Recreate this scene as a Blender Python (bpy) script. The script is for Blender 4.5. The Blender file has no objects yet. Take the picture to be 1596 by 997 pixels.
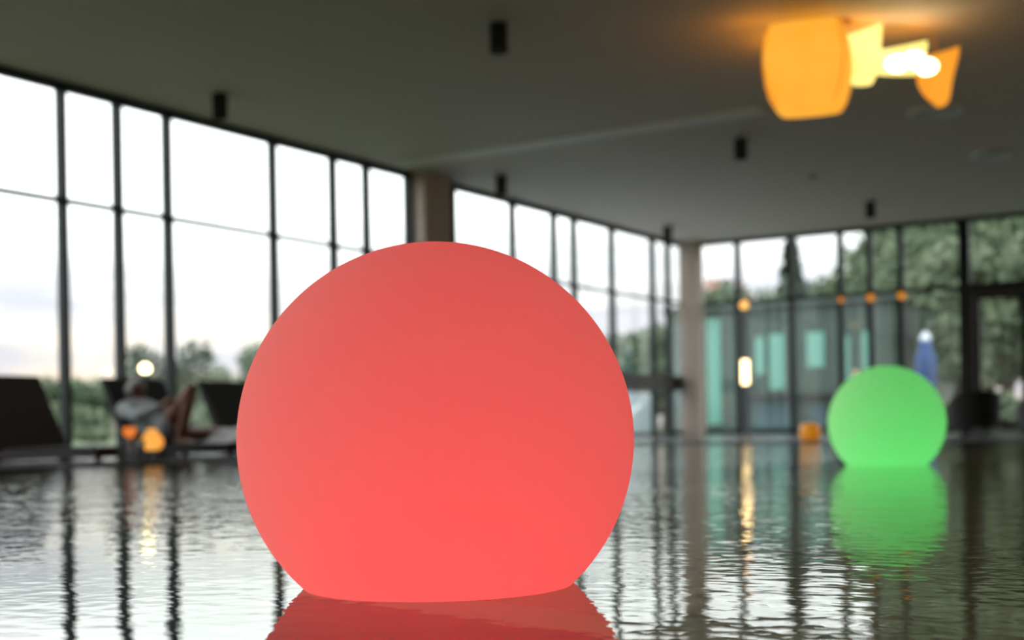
import bpy, bmesh, math, random
from mathutils import Vector, Matrix

C = bpy.context.scene.collection
SC = bpy.context.scene

# ------------------------------------------------------------------ camera
# room axes: x = across the pool from the long glazed wall, y = along it to the far corner (0,0)
FWD = Vector((-.527, .8499, 0)); RGT = Vector((.8499, .527, 0)); UP = Vector((0, 0, 1))
CAM = Vector((10.2, -22.7, .245))
ROLL = .0175
cam_d = bpy.data.cameras.new('camera')
cam = bpy.data.objects.new('camera', cam_d); C.objects.link(cam)
rc = RGT * math.cos(ROLL) - UP * math.sin(ROLL)
uc = RGT * math.sin(ROLL) + UP * math.cos(ROLL)
M = Matrix((( rc.x, uc.x, -FWD.x, CAM.x), (rc.y, uc.y, -FWD.y, CAM.y), (rc.z, uc.z, -FWD.z, CAM.z), (0, 0, 0, 1)))
cam.matrix_world = M
cam_d.sensor_width = 36
cam_d.lens = 36 * 2050 / 1596
cam_d.shift_y = 164.5 / 1596
cam_d.clip_start = .02; cam_d.clip_end = 600
cam_d.dof.use_dof = True
cam_d.dof.focus_distance = 1.98
cam_d.dof.aperture_fstop = 2.9
SC.camera = cam

# ------------------------------------------------------------------ world / exposure
SC.view_settings.view_transform = 'Standard'
SC.view_settings.look = 'None'
SC.view_settings.exposure = .15
SC.view_settings.gamma = 1
SC.view_settings.use_curve_mapping = False
SC.cycles.max_bounces = 10
SC.cycles.transparent_max_bounces = 24
SC.cycles.transmission_bounces = 8
SC.cycles.glossy_bounces = 6
SC.cycles.diffuse_bounces = 5
SC.cycles.sample_clamp_indirect = 6
SC.cycles.use_denoising = True

SKY = 1.0
def build_world():
    w = bpy.data.worlds.new('evening_sky'); SC.world = w; w.use_nodes = True
    nt = w.node_tree; nt.nodes.clear(); N = nt.nodes.new; L = nt.links.new
    out = N('ShaderNodeOutputWorld'); bg = N('ShaderNodeBackground'); L(bg.outputs[0], out.inputs[0])
    tc = N('ShaderNodeTexCoord'); sep = N('ShaderNodeSeparateXYZ'); L(tc.outputs['Generated'], sep.inputs[0])
    ramp = N('ShaderNodeValToRGB'); L(sep.outputs['Z'], ramp.inputs[0])
    e = ramp.color_ramp.elements
    e[0].position = 0.0; e[0].color = (1.0, .74, .58, 1)
    e[1].position = 1.0; e[1].color = (2.9, 3.0, 3.1, 1)
    for p, c in ((.035, (1.2, .97, .80, 1)), (.065, (1.35, 1.18, 1.04, 1)), (.10, (1.5, 1.48, 1.46, 1)), (.15, (2.9, 2.9, 2.9, 1))):
        x = e.new(p); x.color = c
    mp = N('ShaderNodeMapping'); mp.inputs['Scale'].default_value = (1, 1, 5.5); mp.inputs['Location'].default_value = (.35, .1, .25)
    L(tc.outputs['Generated'], mp.inputs[0])
    nz = N('ShaderNodeTexNoise'); nz.inputs['Scale'].default_value = 4.2; nz.inputs['Detail'].default_value = 5; nz.inputs['Roughness'].default_value = .55
    L(mp.outputs[0], nz.inputs['Vector'])
    cr = N('ShaderNodeValToRGB'); L(nz.outputs['Fac'], cr.inputs[0])
    cr.color_ramp.elements[0].position = .42; cr.color_ramp.elements[0].color = (0, 0, 0, 1)
    cr.color_ramp.elements[1].position = .60; cr.color_ramp.elements[1].color = (1, 1, 1, 1)
    # clouds sit low in the sky
    low = N('ShaderNodeMapRange'); low.inputs[1].default_value = .10; low.inputs[2].default_value = .16; low.inputs[3].default_value = .8; low.inputs[4].default_value = 0
    L(sep.outputs['Z'], low.inputs[0])
    mul = N('ShaderNodeMath'); mul.operation = 'MULTIPLY'; L(cr.outputs[0], mul.inputs[0]); L(low.outputs[0], mul.inputs[1])
    mix = N('ShaderNodeMixRGB'); L(mul.outputs[0], mix.inputs[0]); L(ramp.outputs[0], mix.inputs[1])
    mix.inputs[2].default_value = (.80, .80, .93, 1)
    L(mix.outputs[0], bg.inputs[0]); bg.inputs[1].default_value = SKY
build_world()

# ------------------------------------------------------------------ materials
MATS = {}
def mat(name, color=(.5, .5, .5), rough=.5, metal=0, noise=0, nscale=8, emit=None, estr=0, spec=.5, bump=0):
    if name in MATS: return MATS[name]
    m = bpy.data.materials.new(name); m.use_nodes = True; MATS[name] = m
    nt = m.node_tree; N = nt.nodes.new; L = nt.links.new
    b = nt.nodes['Principled BSDF']
    b.inputs['Roughness'].default_value = rough; b.inputs['Metallic'].default_value = metal
    b.inputs['Specular IOR Level'].default_value = spec
    tc = N('ShaderNodeTexCoord'); nz = N('ShaderNodeTexNoise'); nz.inputs['Scale'].default_value = nscale; nz.inputs['Detail'].default_value = 4
    L(tc.outputs['Object'], nz.inputs['Vector'])
    mx = N('ShaderNodeMixRGB'); L(nz.outputs['Fac'], mx.inputs[0])
    k = noise
    mx.inputs[1].default_value = (*[c * (1 - k) for c in color], 1); mx.inputs[2].default_value = (*[min(1, c * (1 + k)) for c in color], 1)
    L(mx.outputs[0], b.inputs['Base Color'])
    if bump:
        bp = N('ShaderNodeBump'); bp.inputs['Strength'].default_value = bump; bp.inputs['Distance'].default_value = .01
        L(nz.outputs['Fac'], bp.inputs['Height']); L(bp.outputs[0], b.inputs['Normal'])
    if emit:
        b.inputs['Emission Color'].default_value = (*emit, 1); b.inputs['Emission Strength'].default_value = estr
    return m

def shell_mat(name, col, gloss=.06):
    """thin milky plastic that lets the lamp inside shine through"""
    m = bpy.data.materials.new(name); m.use_nodes = True
    nt = m.node_tree; nt.nodes.clear(); N = nt.nodes.new; L = nt.links.new
    out = N('ShaderNodeOutputMaterial')
    d = N('ShaderNodeBsdfDiffuse'); d.inputs[0].default_value = (*col, 1)
    t = N('ShaderNodeBsdfTranslucent'); t.inputs[0].default_value = (.9, .9, .9, 1)
    a = N('ShaderNodeMixShader'); a.inputs[0].default_value = .5; L(d.outputs[0], a.inputs[1]); L(t.outputs[0], a.inputs[2])
    L(a.outputs[0], out.inputs[0])
    return m

def glass_mat(name, tint=(.955, .98, .97), ior=1.45):
    m = bpy.data.materials.new(name); m.use_nodes = True
    nt = m.node_tree; nt.nodes.clear(); N = nt.nodes.new; L = nt.links.new
    out = N('ShaderNodeOutputMaterial'); t = N('ShaderNodeBsdfTransparent'); t.inputs[0].default_value = (*tint, 1)
    g = N('ShaderNodeBsdfGlossy'); g.inputs['Roughness'].default_value = 0.02; g.inputs[0].default_value = (.9, 1, .96, 1)
    # Schlick reflectance of a thin pane, the same from either side
    ge = N('ShaderNodeNewGeometry'); dt = N('ShaderNodeVectorMath'); dt.operation = 'DOT_PRODUCT'; L(ge.outputs['Normal'], dt.inputs[0]); L(ge.outputs['Incoming'], dt.inputs[1])
    ab = N('ShaderNodeMath'); ab.operation = 'ABSOLUTE'; L(dt.outputs['Value'], ab.inputs[0])
    om = N('ShaderNodeMath'); om.operation = 'SUBTRACT'; om.inputs[0].default_value = 1; L(ab.outputs[0], om.inputs[1])
    pw = N('ShaderNodeMath'); pw.operation = 'POWER'; pw.inputs[1].default_value = 5; L(om.outputs[0], pw.inputs[0])
    fr = N('ShaderNodeMath'); fr.operation = 'MULTIPLY_ADD'; fr.inputs[1].default_value = .93; fr.inputs[2].default_value = .04; L(pw.outputs[0], fr.inputs[0])
    mx = N('ShaderNodeMixShader'); L(fr.outputs[0], mx.inputs[0]); L(t.outputs[0], mx.inputs[1]); L(g.outputs[0], mx.inputs[2]); L(mx.outputs[0], out.inputs[0])
    return m

def glow_mat(name, col, s, col2=None):
    m = bpy.data.materials.new(name); m.use_nodes = True
    nt = m.node_tree; nt.nodes.clear(); N = nt.nodes.new; L = nt.links.new
    out = N('ShaderNodeOutputMaterial'); e = N('ShaderNodeEmission'); e.inputs[1].default_value = s
    tc = N('ShaderNodeTexCoord'); nz = N('ShaderNodeTexNoise'); nz.inputs['Scale'].default_value = 3
    L(tc.outputs['Object'], nz.inputs['Vector'])
    mx = N('ShaderNodeMixRGB'); L(nz.outputs['Fac'], mx.inputs[0]); mx.inputs[1].default_value = (*col, 1); mx.inputs[2].default_value = (*(col2 or col), 1)
    L(mx.outputs[0], e.inputs[0]); L(e.outputs[0], out.inputs[0])
    return m

def water_mat():
    m = bpy.data.materials.new('pool_water'); m.use_nodes = True
    nt = m.node_tree; nt.nodes.clear(); N = nt.nodes.new; L = nt.links.new
    out = N('ShaderNodeOutputMaterial')
    g = N('ShaderNodeBsdfGlossy'); g.inputs['Roughness'].default_value = .0; g.inputs[0].default_value = (.97, .99, .96, 1)
    r = N('ShaderNodeBsdfRefraction'); r.inputs['IOR'].default_value = 1.33; r.inputs['Roughness'].default_value = 0; r.inputs[0].default_value = (.88, .93, .82, 1)
    fr = N('ShaderNodeFresnel'); fr.inputs[0].default_value = 1.33
    mx = N('ShaderNodeMixShader'); L(fr.outputs[0], mx.inputs[0]); L(r.outputs[0], mx.inputs[1]); L(g.outputs[0], mx.inputs[2]); L(mx.outputs[0], out.inputs[0])
    tc = N('ShaderNodeTexCoord')
    def noise(scale, rot, sx, sy, det):
        mp = N('ShaderNodeMapping'); mp.inputs['Rotation'].default_value = (0, 0, rot); mp.inputs['Scale'].default_value = (sx, sy, 1); L(tc.outputs['Object'], mp.inputs[0])
        n = N('ShaderNodeTexNoise'); n.inputs['Scale'].default_value = scale; n.inputs['Detail'].default_value = det; n.inputs['Roughness'].default_value = .45
        L(mp.outputs[0], n.inputs['Vector']); return n
    n1 = noise(3.0, .5, 1, 1.6, 1.0); n2 = noise(17.0, .2, 1, 1.3, 1.5)
    # calm around the two balls, livelier over the open water between them and the glazed wall
    def dist(px, py, d0, d1, v0, v1):
        v = N('ShaderNodeVectorMath'); v.operation = 'DISTANCE'; L(tc.outputs['Object'], v.inputs[0]); v.inputs[1].default_value = (px, py, 0)
        q = N('ShaderNodeMapRange'); q.interpolation_type = 'SMOOTHSTEP'; L(v.outputs['Value'], q.inputs[0])
        for k_, z_ in zip((1, 2, 3, 4), (d0, d1, v0, v1)): q.inputs[k_].default_value = z_
        return q
    dc = dist(-.67, -.64, .9, 1.7, .75, 1.5); da = dist(.3, -.7, 1.5, 4.5, 1.0, 2.3); db = dist(-.2, 4.6, .7, 2.2, .35, 1.0)
    sep = N('ShaderNodeSeparateXYZ'); L(tc.outputs['Object'], sep.inputs[0])
    xm = N('ShaderNodeMapRange'); xm.inputs[1].default_value = -1.4; xm.inputs[2].default_value = .9; xm.inputs[3].default_value = 1; xm.inputs[4].default_value = .45; L(sep.outputs['X'], xm.inputs[0])
    m1 = N('ShaderNodeMath'); m1.operation = 'MULTIPLY'; L(da.outputs[0], m1.inputs[0]); L(db.outputs[0], m1.inputs[1])
    m0 = N('ShaderNodeMath'); m0.operation = 'MULTIPLY'; L(m1.outputs[0], m0.inputs[0]); L(dc.outputs[0], m0.inputs[1]); m1 = m0
    mr = N('ShaderNodeMath'); mr.operation = 'MULTIPLY'; L(m1.outputs[0], mr.inputs[0]); L(xm.outputs[0], mr.inputs[1])
    s1 = N('ShaderNodeMath'); s1.operation = 'MULTIPLY'; s1.inputs[1].default_value = .0016; L(n1.outputs['Fac'], s1.inputs[0])
    s2 = N('ShaderNodeMath'); s2.operation = 'MULTIPLY_ADD'; s2.inputs[1].default_value = .0013; L(n2.outputs['Fac'], s2.inputs[0]); L(s1.outputs[0], s2.inputs[2])
    s3 = N('ShaderNodeMath'); s3.operation = 'MULTIPLY'; L(s2.outputs[0], s3.inputs[0]); L(mr.outputs[0], s3.inputs[1])
    bp = N('ShaderNodeBump'); bp.inputs['Strength'].default_value = 1; bp.inputs['Distance'].default_value = 1.0
    L(s3.outputs[0], bp.inputs['Height'])
    for s in (g, r, fr): L(bp.outputs[0], s.inputs['Normal'])
    return m

FRAME = mat('anthracite_metal', (.014, .022, .025), .5, noise=.1, spec=.3)
FRAME_DK = mat('dark_door_metal', (.012, .010, .010), .5, noise=.1)
GLASS = glass_mat('window_glass')
PLASTER = mat('column_plaster', (.55, .45, .39), .8, noise=.06, nscale=5)
CEIL = mat('ceiling_paint', (.60, .52, .475), .75, noise=.03, nscale=1.2)
CEIL2 = mat('ceiling_lit_step_tone', (.78, .75, .71), .6, noise=.02)
WALLM = mat('wall_paint', (.30, .27, .24), .8, noise=.05)
DECK = mat('wet_dark_tile', (.045, .05, .055), .16, noise=.2, nscale=6)
COPING = mat('coping_stone', (.16, .18, .20), .2, noise=.15)
POOLF = mat('pool_floor_dark_tile', (.022, .034, .028), .5, noise=.2)
POOLL = mat('pool_floor_light_tile', (.80, .74, .50), .5, noise=.06)
BLACK = mat('matt_black_metal', (.008, .008, .008), .5)
WICKER_D = mat('black_wicker', (.012, .012, .012), .75, noise=.3, nscale=60, bump=.4)
WICKER_B = mat('brown_wicker', (.05, .032, .03), .75, noise=.3, nscale=60, bump=.4)
CUSH = mat('charcoal_cushion', (.03, .03, .033), .9, noise=.1)
SKIN = mat('tanned_skin', (.20, .075, .045), .55, noise=.08)
HAIR = mat('grey_hair', (.34, .32, .30), .8, noise=.3, nscale=40)
ROBE = mat('pale_grey_robe', (.36, .38, .39), .95, noise=.12, nscale=30, bump=.3)
TOWEL = mat('white_towel', (.86, .86, .86), .95, noise=.1, nscale=40, bump=.3)
GRASS = mat('grass_ground', (.075, .10, .05), .95, noise=.35, nscale=.6)
BARK = mat('bark', (.06, .045, .035), .9, noise=.3)

# ------------------------------------------------------------------ helpers
def link(name, bm, m, parent=None, smooth=False, loc=None):
    me = bpy.data.meshes.new(name); bm.normal_update(); bm.to_mesh(me); bm.free()
    if smooth:
        for p in me.polygons: p.use_smooth = True
    for mm in (m if isinstance(m, (list, tuple)) else [m]): me.materials.append(mm)
    o = bpy.data.objects.new(name, me); C.objects.link(o)
    if parent: o.parent = parent
    if loc: o.location = loc
    return o
def tag(o, label=None, cat=None, group=None, kind=None):
    if label: o['label'] = label
    if cat: o['category'] = cat
    if group: o['group'] = group
    if kind: o['kind'] = kind
    return o
def empty(name, loc=(0, 0, 0), rz=0, label=None, cat=None, group=None, kind=None):
    o = bpy.data.objects.new(name, None); C.objects.link(o); o.location = loc; o.rotation_euler = (0, 0, rz)
    o.empty_display_size = .1
    return tag(o, label, cat, group, kind)
def box(bm, x0, x1, y0, y1, z0, z1, bev=0):
    vs = [bm.verts.new(v) for v in ((x0,y0,z0),(x1,y0,z0),(x1,y1,z0),(x0,y1,z0),(x0,y0,z1),(x1,y0,z1),(x1,y1,z1),(x0,y1,z1))]
    fs = [bm.faces.new([vs[i] for i in f]) for f in ((3,2,1,0),(4,5,6,7),(0,1,5,4),(1,2,6,5),(2,3,7,6),(3,0,4,7))]
    if bev:
        es = {e for f in fs for e in f.edges}
        bmesh.ops.bevel(bm, geom=list(es), offset=bev, segments=2, affect='EDGES')
    return bm
def B(*a, bev=0): return box(bmesh.new(), *a, bev=bev)
def lathe(bm, prof, seg=32, c=(0, 0, 0), cap=True):
    rings = []
    for r, z in prof:
        if r < 1e-6: rings.append([bm.verts.new((c[0], c[1], c[2] + z))])
        else: rings.append([bm.verts.new((c[0] + r * math.cos(2*math.pi*i/seg), c[1] + r * math.sin(2*math.pi*i/seg), c[2] + z)) for i in range(seg)])
    for a, b in zip(rings, rings[1:]):
        for i in range(seg):
            j = (i + 1) % seg
            if len(a) == 1 and len(b) == 1: continue
            if len(a) == 1: bm.faces.new((a[0], b[j], b[i]))
            elif len(b) == 1: bm.faces.new((a[i], a[j], b[0]))
            else: bm.faces.new((a[i], a[j], b[j], b[i]))
    if cap:
        if len(rings[0]) > 1: bm.faces.new(list(reversed(rings[0])))
        if len(rings[-1]) > 1: bm.faces.new(rings[-1])
    return bm
def tube(bm, pts, r, seg=10):
    pts = [Vector(p) for p in pts]; rad = r if isinstance(r, (list, tuple)) else [r] * len(pts); rings = []
    for i, p in enumerate(pts):
        d = (pts[min(i + 1, len(pts) - 1)] - pts[max(i - 1, 0)]).normalized()
        a = d.cross(Vector((0, 0, 1)))
        if a.length < .05: a = d.cross(Vector((1, 0, 0)))
        a.normalize(); b = d.cross(a)
        rings.append([bm.verts.new(p + rad[i] * (a * math.cos(2*math.pi*k/seg) + b * math.sin(2*math.pi*k/seg))) for k in range(seg)])
    for q, w in zip(rings, rings[1:]):
        for k in range(seg): bm.faces.new((q[k], q[(k+1) % seg], w[(k+1) % seg], w[k]))
    bm.faces.new(list(reversed(rings[0]))); bm.faces.new(rings[-1])
    return bm
def copy_tree(o, parent=None):
    c = o.copy(); C.objects.link(c)
    if parent: c.parent = parent
    for ch in [x for x in bpy.data.objects if x.parent == o]: copy_tree(ch, c)
    return c
def struct(name, bm, m, **k):
    o = link(name, bm, m, **k); o['kind'] = 'structure'; return o

# ------------------------------------------------------------------ room shell
H = 3.58
YN = -32.0; XR = 17.0
struct('ceiling', B(-.15, XR, YN, .15, H, H + .25), CEIL)
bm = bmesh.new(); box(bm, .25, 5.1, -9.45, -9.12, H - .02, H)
struct('trim_1', bm, CEIL2)  # flat strip, its lighter colour standing in for light on a ceiling step
struct('wall_right', B(XR, XR + .2, YN, .15, -.1, H + .25), WALLM)
struct('wall_near', B(-.15, XR + .2, YN - .2, YN, -.1, H + .25), WALLM)
# deck: along the glazed wall and along the far wall, the water runs level with it
DX = 2.35; DY = -8.3; DZ = .012
bm = bmesh.new()
vs = [(-.15, YN), (DX - .16, YN), (DX - .16, DY + .16), (XR, DY + .16), (XR, .15), (-.15, .15)]
lo = [bm.verts.new((x, y, -1.7)) for x, y in vs]; hi = [bm.verts.new((x, y, DZ)) for x, y in vs]
bm.faces.new(hi); bm.faces.new(list(reversed(lo)))
for i in range(6): bm.faces.new((lo[i], lo[(i+1) % 6], hi[(i+1) % 6], hi[i]))
struct('floor', bm, DECK)
bm = bmesh.new()
box(bm, DX - .16, DX, YN, DY, -.2, DZ + .006, bev=.004); box(bm, DX - .16, XR, DY, DY + .16, -.2, DZ + .006, bev=.004)
struct('trim_2', bm, COPING)
struct('pool_floor', B(DX - .3, XR, YN, DY + .3, -1.75, -1.45), POOLF)
# lighter tiled level of the pool bottom, its edge runs obliquely under the large ball
def surf_to_floor(px, py):
    dx = px - 798; dy = 663 - py; c, s = math.cos(ROLL), math.sin(ROLL)
    r = (dx * c + dy * s) / 2050; u = (-dx * s + dy * c) / 2050
    Y = -.245 / u; p = CAM + Y * (FWD + r * RGT); d = (p - CAM); d.z = 0; d.normalize()
    q = p + 1.62 * d; return q
P1 = surf_to_floor(470, 927); P2 = surf_to_floor(960, 999)
dv = (P2 - P1).normalized()
A0 = P1 - dv * .35; A1 = P2 + dv * 2.2
bm = bmesh.new()
pl = [(A0.x, A0.y), (A1.x, A1.y), (XR, A1.y), (XR, DY), (A0.x, DY)]
lo = [bm.verts.new((x, y, -1.45)) for x, y in pl]; hi = [bm.verts.new((x, y, -1.28)) for x, y in pl]
bm.faces.new(hi); bm.faces.new(list(reversed(lo)))
for i in range(5): bm.faces.new((lo[i], lo[(i+1) % 5], hi[(i+1) % 5], hi[i]))
struct('pool_step', bm, POOLL)
bm = bmesh.new(); f = bm.faces.new([bm.verts.new(v) for v in ((DX, YN, 0), (XR, YN, 0), (XR, DY, 0), (DX, DY, 0))])
w = struct('pool_water', bm, water_mat())
# the object origin sits under the large ball, so the ripple field is laid out around it
for v in w.data.vertices: v.co -= Vector((9.0, -21.0, 0))
w.location = (9.0, -21.0, 0)

# columns
struct('column', B(-.06, .25, -8.72, -8.1, DZ, H, bev=.006), PLASTER)
struct('column', B(.06, .40, -.42, -.08, DZ, H, bev=.006), PLASTER)

# ------------------------------------------------------------------ glazed walls
TR = 2.46; TOP = H
def glazing_y(name, ys, x=0, rail=None):
    """a glazed wall running along y"""
    r = empty(name, (x, ys[0], 0), kind='structure')
    y0, y1 = ys[0], ys[-1]
    fr = bmesh.new()
    box(fr, -.05, .05, 0, y1 - y0, TOP - .07, TOP); box(fr, -.05, .05, 0, y1 - y0, DZ, DZ + .07)
    link('window_frame', fr, FRAME, r)
    for y in ys: link('mullion', B(-.055, .055, y - y0 - .028, y - y0 + .028, DZ, TOP - .01), FRAME, r)
    link('transom', B(-.045, .045, 0, y1 - y0, TR - .022, TR + .022), FRAME, r)
    for a, b in zip(ys, ys[1:]):
        link('window_pane', B(-.006, -.0055, a - y0 + .028, b - y0 - .028, TR + .022, TOP - .07), GLASS, r)
        link('window_pane', B(-.006, -.0055, a - y0 + .028, b - y0 - .028, DZ + .07, TR - .022), GLASS, r)
    if rail:
        link('cross_rail', B(-.05, .07, rail[0] - y0, rail[1] - y0, .83, 1.10), FRAME_DK, r)
    return r
def glazing_x(name, xs, y=0, z0=DZ, low=True):
    r = empty(name, (xs[0], y, 0), kind='structure'); x0, x1 = xs[0], xs[-1]
    fr = bmesh.new(); box(fr, 0, x1 - x0, -.05, .05, TOP - .07, TOP)
    if low: box(fr, 0, x1 - x0, -.05, .05, DZ, DZ + .07)
    link('window_frame', fr, FRAME, r)
    for x in xs: link('mullion', B(x - x0 - .05, x - x0 + .05, -.055, .055, z0, TOP - .01), FRAME, r)
    if low: link('transom', B(0, x1 - x0, -.045, .045, TR - .07, TR), FRAME, r)
    for a, b in zip(xs, xs[1:]):
        link('window_pane', B(a - x0 + .04, b - x0 - .04, .0055, .006, TR + .02, TOP - .07), GLASS, r)
        if low: link('window_pane', B(a - x0 + .04, b - x0 - .04, .0055, .006, DZ + .07, TR - .07), GLASS, r)
    return r
glazing_y('window_1', [YN + .03, -30.2, -28.4, -26.5, -24.6, -22.6, -20.8, -18.9, -17.0, -15.39-.35, -14.3, -13.62, -12.96, -11.35, -10.28, -9.63, -8.75])
glazing_y('window_2', [-7.72, -6.15, -4.93, -4.29, -2.98, -1.42, -.77, -.03], rail=(-3.4, -.35))
struct('wall_pier', B(-.06, .05, -8.1, -7.75, DZ, H), FRAME)
glazing_x('window_3', [.03, 1.05, 2.07, 2.97, 3.49, 4.03, 5.04])
glazing_x('window_4', [5.04 + .085, 6.3, 7.5, 8.7], z0=TR + .02, low=False)
glazing_x('window_5', [8.79, 9.9, 11.1, 12.3, 13.5, 14.7, 15.9, XR - .04])
# door: dark framed, heavy head
dr = empty('door_1', (5.08, 0, 0), kind='structure')
fr = bmesh.new(); box(fr, 0, 3.62, -.07, .07, TR - .17, TR + .02); box(fr, 0, .14, -.07, .07, DZ, TR - .17); box(fr, 3.48, 3.62, -.07, .07, DZ, TR - .17); box(fr, .14, 3.48, -.05, .05, DZ, DZ + .03)
link('door_frame', fr, FRAME_DK, dr)
for a in (.15, 1.815):
    lf = bmesh.new(); wd = 1.655
    def half(x0, x1):
        box(lf, x0, x1, -.03, .03, DZ + .04, TR - .18)
    half(a, a + .09); half(a + wd / 2 - .10, a + wd / 2 + .06); half(a + wd - .09, a + wd)
    box(lf, a, a + wd, -.03, .03, TR - .26, TR - .18); box(lf, a, a + wd, -.03, .03, DZ + .04, DZ + .18)
    leaf = link('door_leaf', lf, FRAME_DK, dr)
    link('door_pane', B(a + .09, a + wd / 2 - .10, .0055, .006, DZ + .18, TR - .26), GLASS, leaf)
    link('door_pane', B(a + wd / 2 + .06, a + wd - .09, .0055, .006, DZ + .18, TR - .26), GLASS, leaf)
    h = bmesh.new(); hx = a + wd - .045 if a < 1 else a + .045
    tube(h, [(hx, -.03, 1.0), (hx, -.075, 1.0), (hx, -.075, 1.3), (hx, -.03, 1.3)], .009, 8)
    link('door_handle', h, mat('steel', (.4, .4, .4), .3, 1), leaf, smooth=True)

# ------------------------------------------------------------------ floating balls
R = .306
def ball(x, y, rot, names, shellm, light_col, watts, loff, label):
    t = empty(names, (x, y, .225), rot, label, 'floating ball', 'illuminated floating balls')
    prof = []; base = -.255
    a0 = math.acos(-base / R)
    n = 96
    prof = [(R * math.sin(a0 + (math.pi - a0) * i / n), -R * math.cos(a0 + (math.pi - a0) * i / n)) for i in range(n + 1)]
    prof[-1] = (0, R)
    rb = prof[0][0]
    prof = [(0, base)] + [(rb - .006, base)] + prof
    bm = lathe(bmesh.new(), prof, 128, cap=False)
    link('shell', bm, shellm, t, smooth=True)
    # small lamp on the floor of the ball
    l = bpy.data.lights.new('lamp_light', 'POINT'); l.energy = watts; l.color = light_col; l.shadow_soft_size = .04
    lo = bpy.data.objects.new('lamp_light', l); C.objects.link(lo); lo.parent = t; lo.location = loff
    lo.rotation_euler = (0, 0, 0)
    lp = bmesh.new(); lathe(lp, [(0, base + .004), (.05, base + .004), (.05, base + .03), (.035, base + .045), (0, base + .05)], 24, cap=False)
    link('lamp_module', lp, mat('white_plastic', (.8, .8, .8), .4), t, smooth=True)
    return t
ball(9.02, -21.02, 0, 'floating_ball', shell_mat('milky_shell', (.60, .78, .66)), (1, .052, .060), 3.85, (.028, -.040, -.055),
     'large glowing red-pink ball floating in the foreground')
ball(8.19, -15.65, 0, 'floating_ball', shell_mat('milky_shell_far', (.95, .80, .64)), (.07, 1, .19), 2.6, (.006, -.02, -.06),
     'glowing green ball floating farther off on the right')

# ------------------------------------------------------------------ ceiling fittings
def downlight(x, y, label):
    t = empty('ceiling_downlight', (x, y, H), 0, label, 'ceiling light', 'black ceiling downlights')
    bm = lathe(bmesh.new(), [(0, 0), (.075, 0), (.078, -.01), (.078, -.235), (.072, -.24), (.066, -.235), (.062, -.21), (0, -.21)], 28, cap=False)
    hs_ = link('housing', bm, BLACK, t, smooth=False)
    g = lathe(bmesh.new(), [(0, -.209), (.06, -.209), (.055, -.218), (0, -.224)], 24, cap=False)
    link('lens', g, mat('grey_lens', (.28, .30, .32), .15), hs_, smooth=True)
    return t
for x, y, l in ((4.40, -13.45, 'black cylindrical downlight nearest the camera, above the red ball'),
                (.90, -13.1, 'black cylindrical downlight above the tall windows behind the loungers'),
                (.86, -7.8, 'black cylindrical downlight just right of the plaster column by the windows'),
                (4.36, -8.05, 'black cylindrical downlight left below the orange ceiling lamp'),
                (4.28, -2.6, 'black cylindrical downlight above the green ball near the far wall'),
                (.72, -2.3, 'black cylindrical downlight in the far corner beside the corner column')):
    downlight(x, y, l)
def vent(x, y, r, label):
    t = empty('ceiling_vent', (x, y, H), 0, label, 'ceiling vent', 'round ceiling vents')
    m = mat('vent_grey', (.75, .82, .85), .5)
    bm = bmesh.new()
    lathe(bm, [(r, 0), (r, -.012), (r - .03, -.03), (r - .05, -.012), (r - .05, 0)], 40, cap=False)
    link('rim', bm, m, t)
    for k in (.36, .58, .80):
        b2 = bmesh.new(); lathe(b2, [(r * k, -.006), (r * k + .03, -.034), (r * k + .036, -.03), (r * k + .01, -.004)], 40, cap=False)
        link('blade', b2, m, t)
    link('hub', lathe(bmesh.new(), [(0, -.03), (r * .2, -.028), (r * .22, 0)], 24, cap=False), m, t)
    link('duct', lathe(bmesh.new(), [(0, -.002), (r - .05, -.002)], 30, cap=False), mat('vent_dark', (.35, .38, .40), .6), t)
vent(6.62, -8.1, .29, 'round grey ceiling vent just below the orange ceiling lamp')
vent(6.63, -5.3, .25, 'faint round ceiling vent farther back near the right edge')
o = link('smoke_detector', lathe(bmesh.new(), [(.055, 0), (.058, -.02), (.04, -.04), (0, -.045)], 24, cap=False), mat('detector', (.30, .26, .24), .5), loc=(4.28, -5.25, H))
tag(o, 'small round smoke detector on the ceiling between two downlights', 'smoke detector')

# orange ceiling lamp made of curved translucent leaves
yaw = math.atan2(RGT.y, RGT.x)
LM = empty('ceiling_lamp', (6.56, -12.05, H), yaw, 'glowing orange ceiling lamp with a large shade and curved leaves', 'ceiling lamp')
SH = glow_mat('orange_shade', (1.0, .34, .018), .98, (1.0, .50, .06))
SH2 = glow_mat('orange_leaf', (1.0, .30, .015), .95, (1.0, .42, .04))
HOTY = glow_mat('inner_diffuser', (1.0, .72, .12), 1.5, (1, .85, .30))
HOT = glow_mat('lamp_bulb', (1.0, .88, .50), 7)
link('ceiling_plate', lathe(bmesh.new(), [(.09, 0), (.09, -.02), (.02, -.03), (0, -.03)], 24, (0.3, .05, 0), cap=False), mat('brass', (.5, .3, .1), .4, 1), LM)
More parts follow.
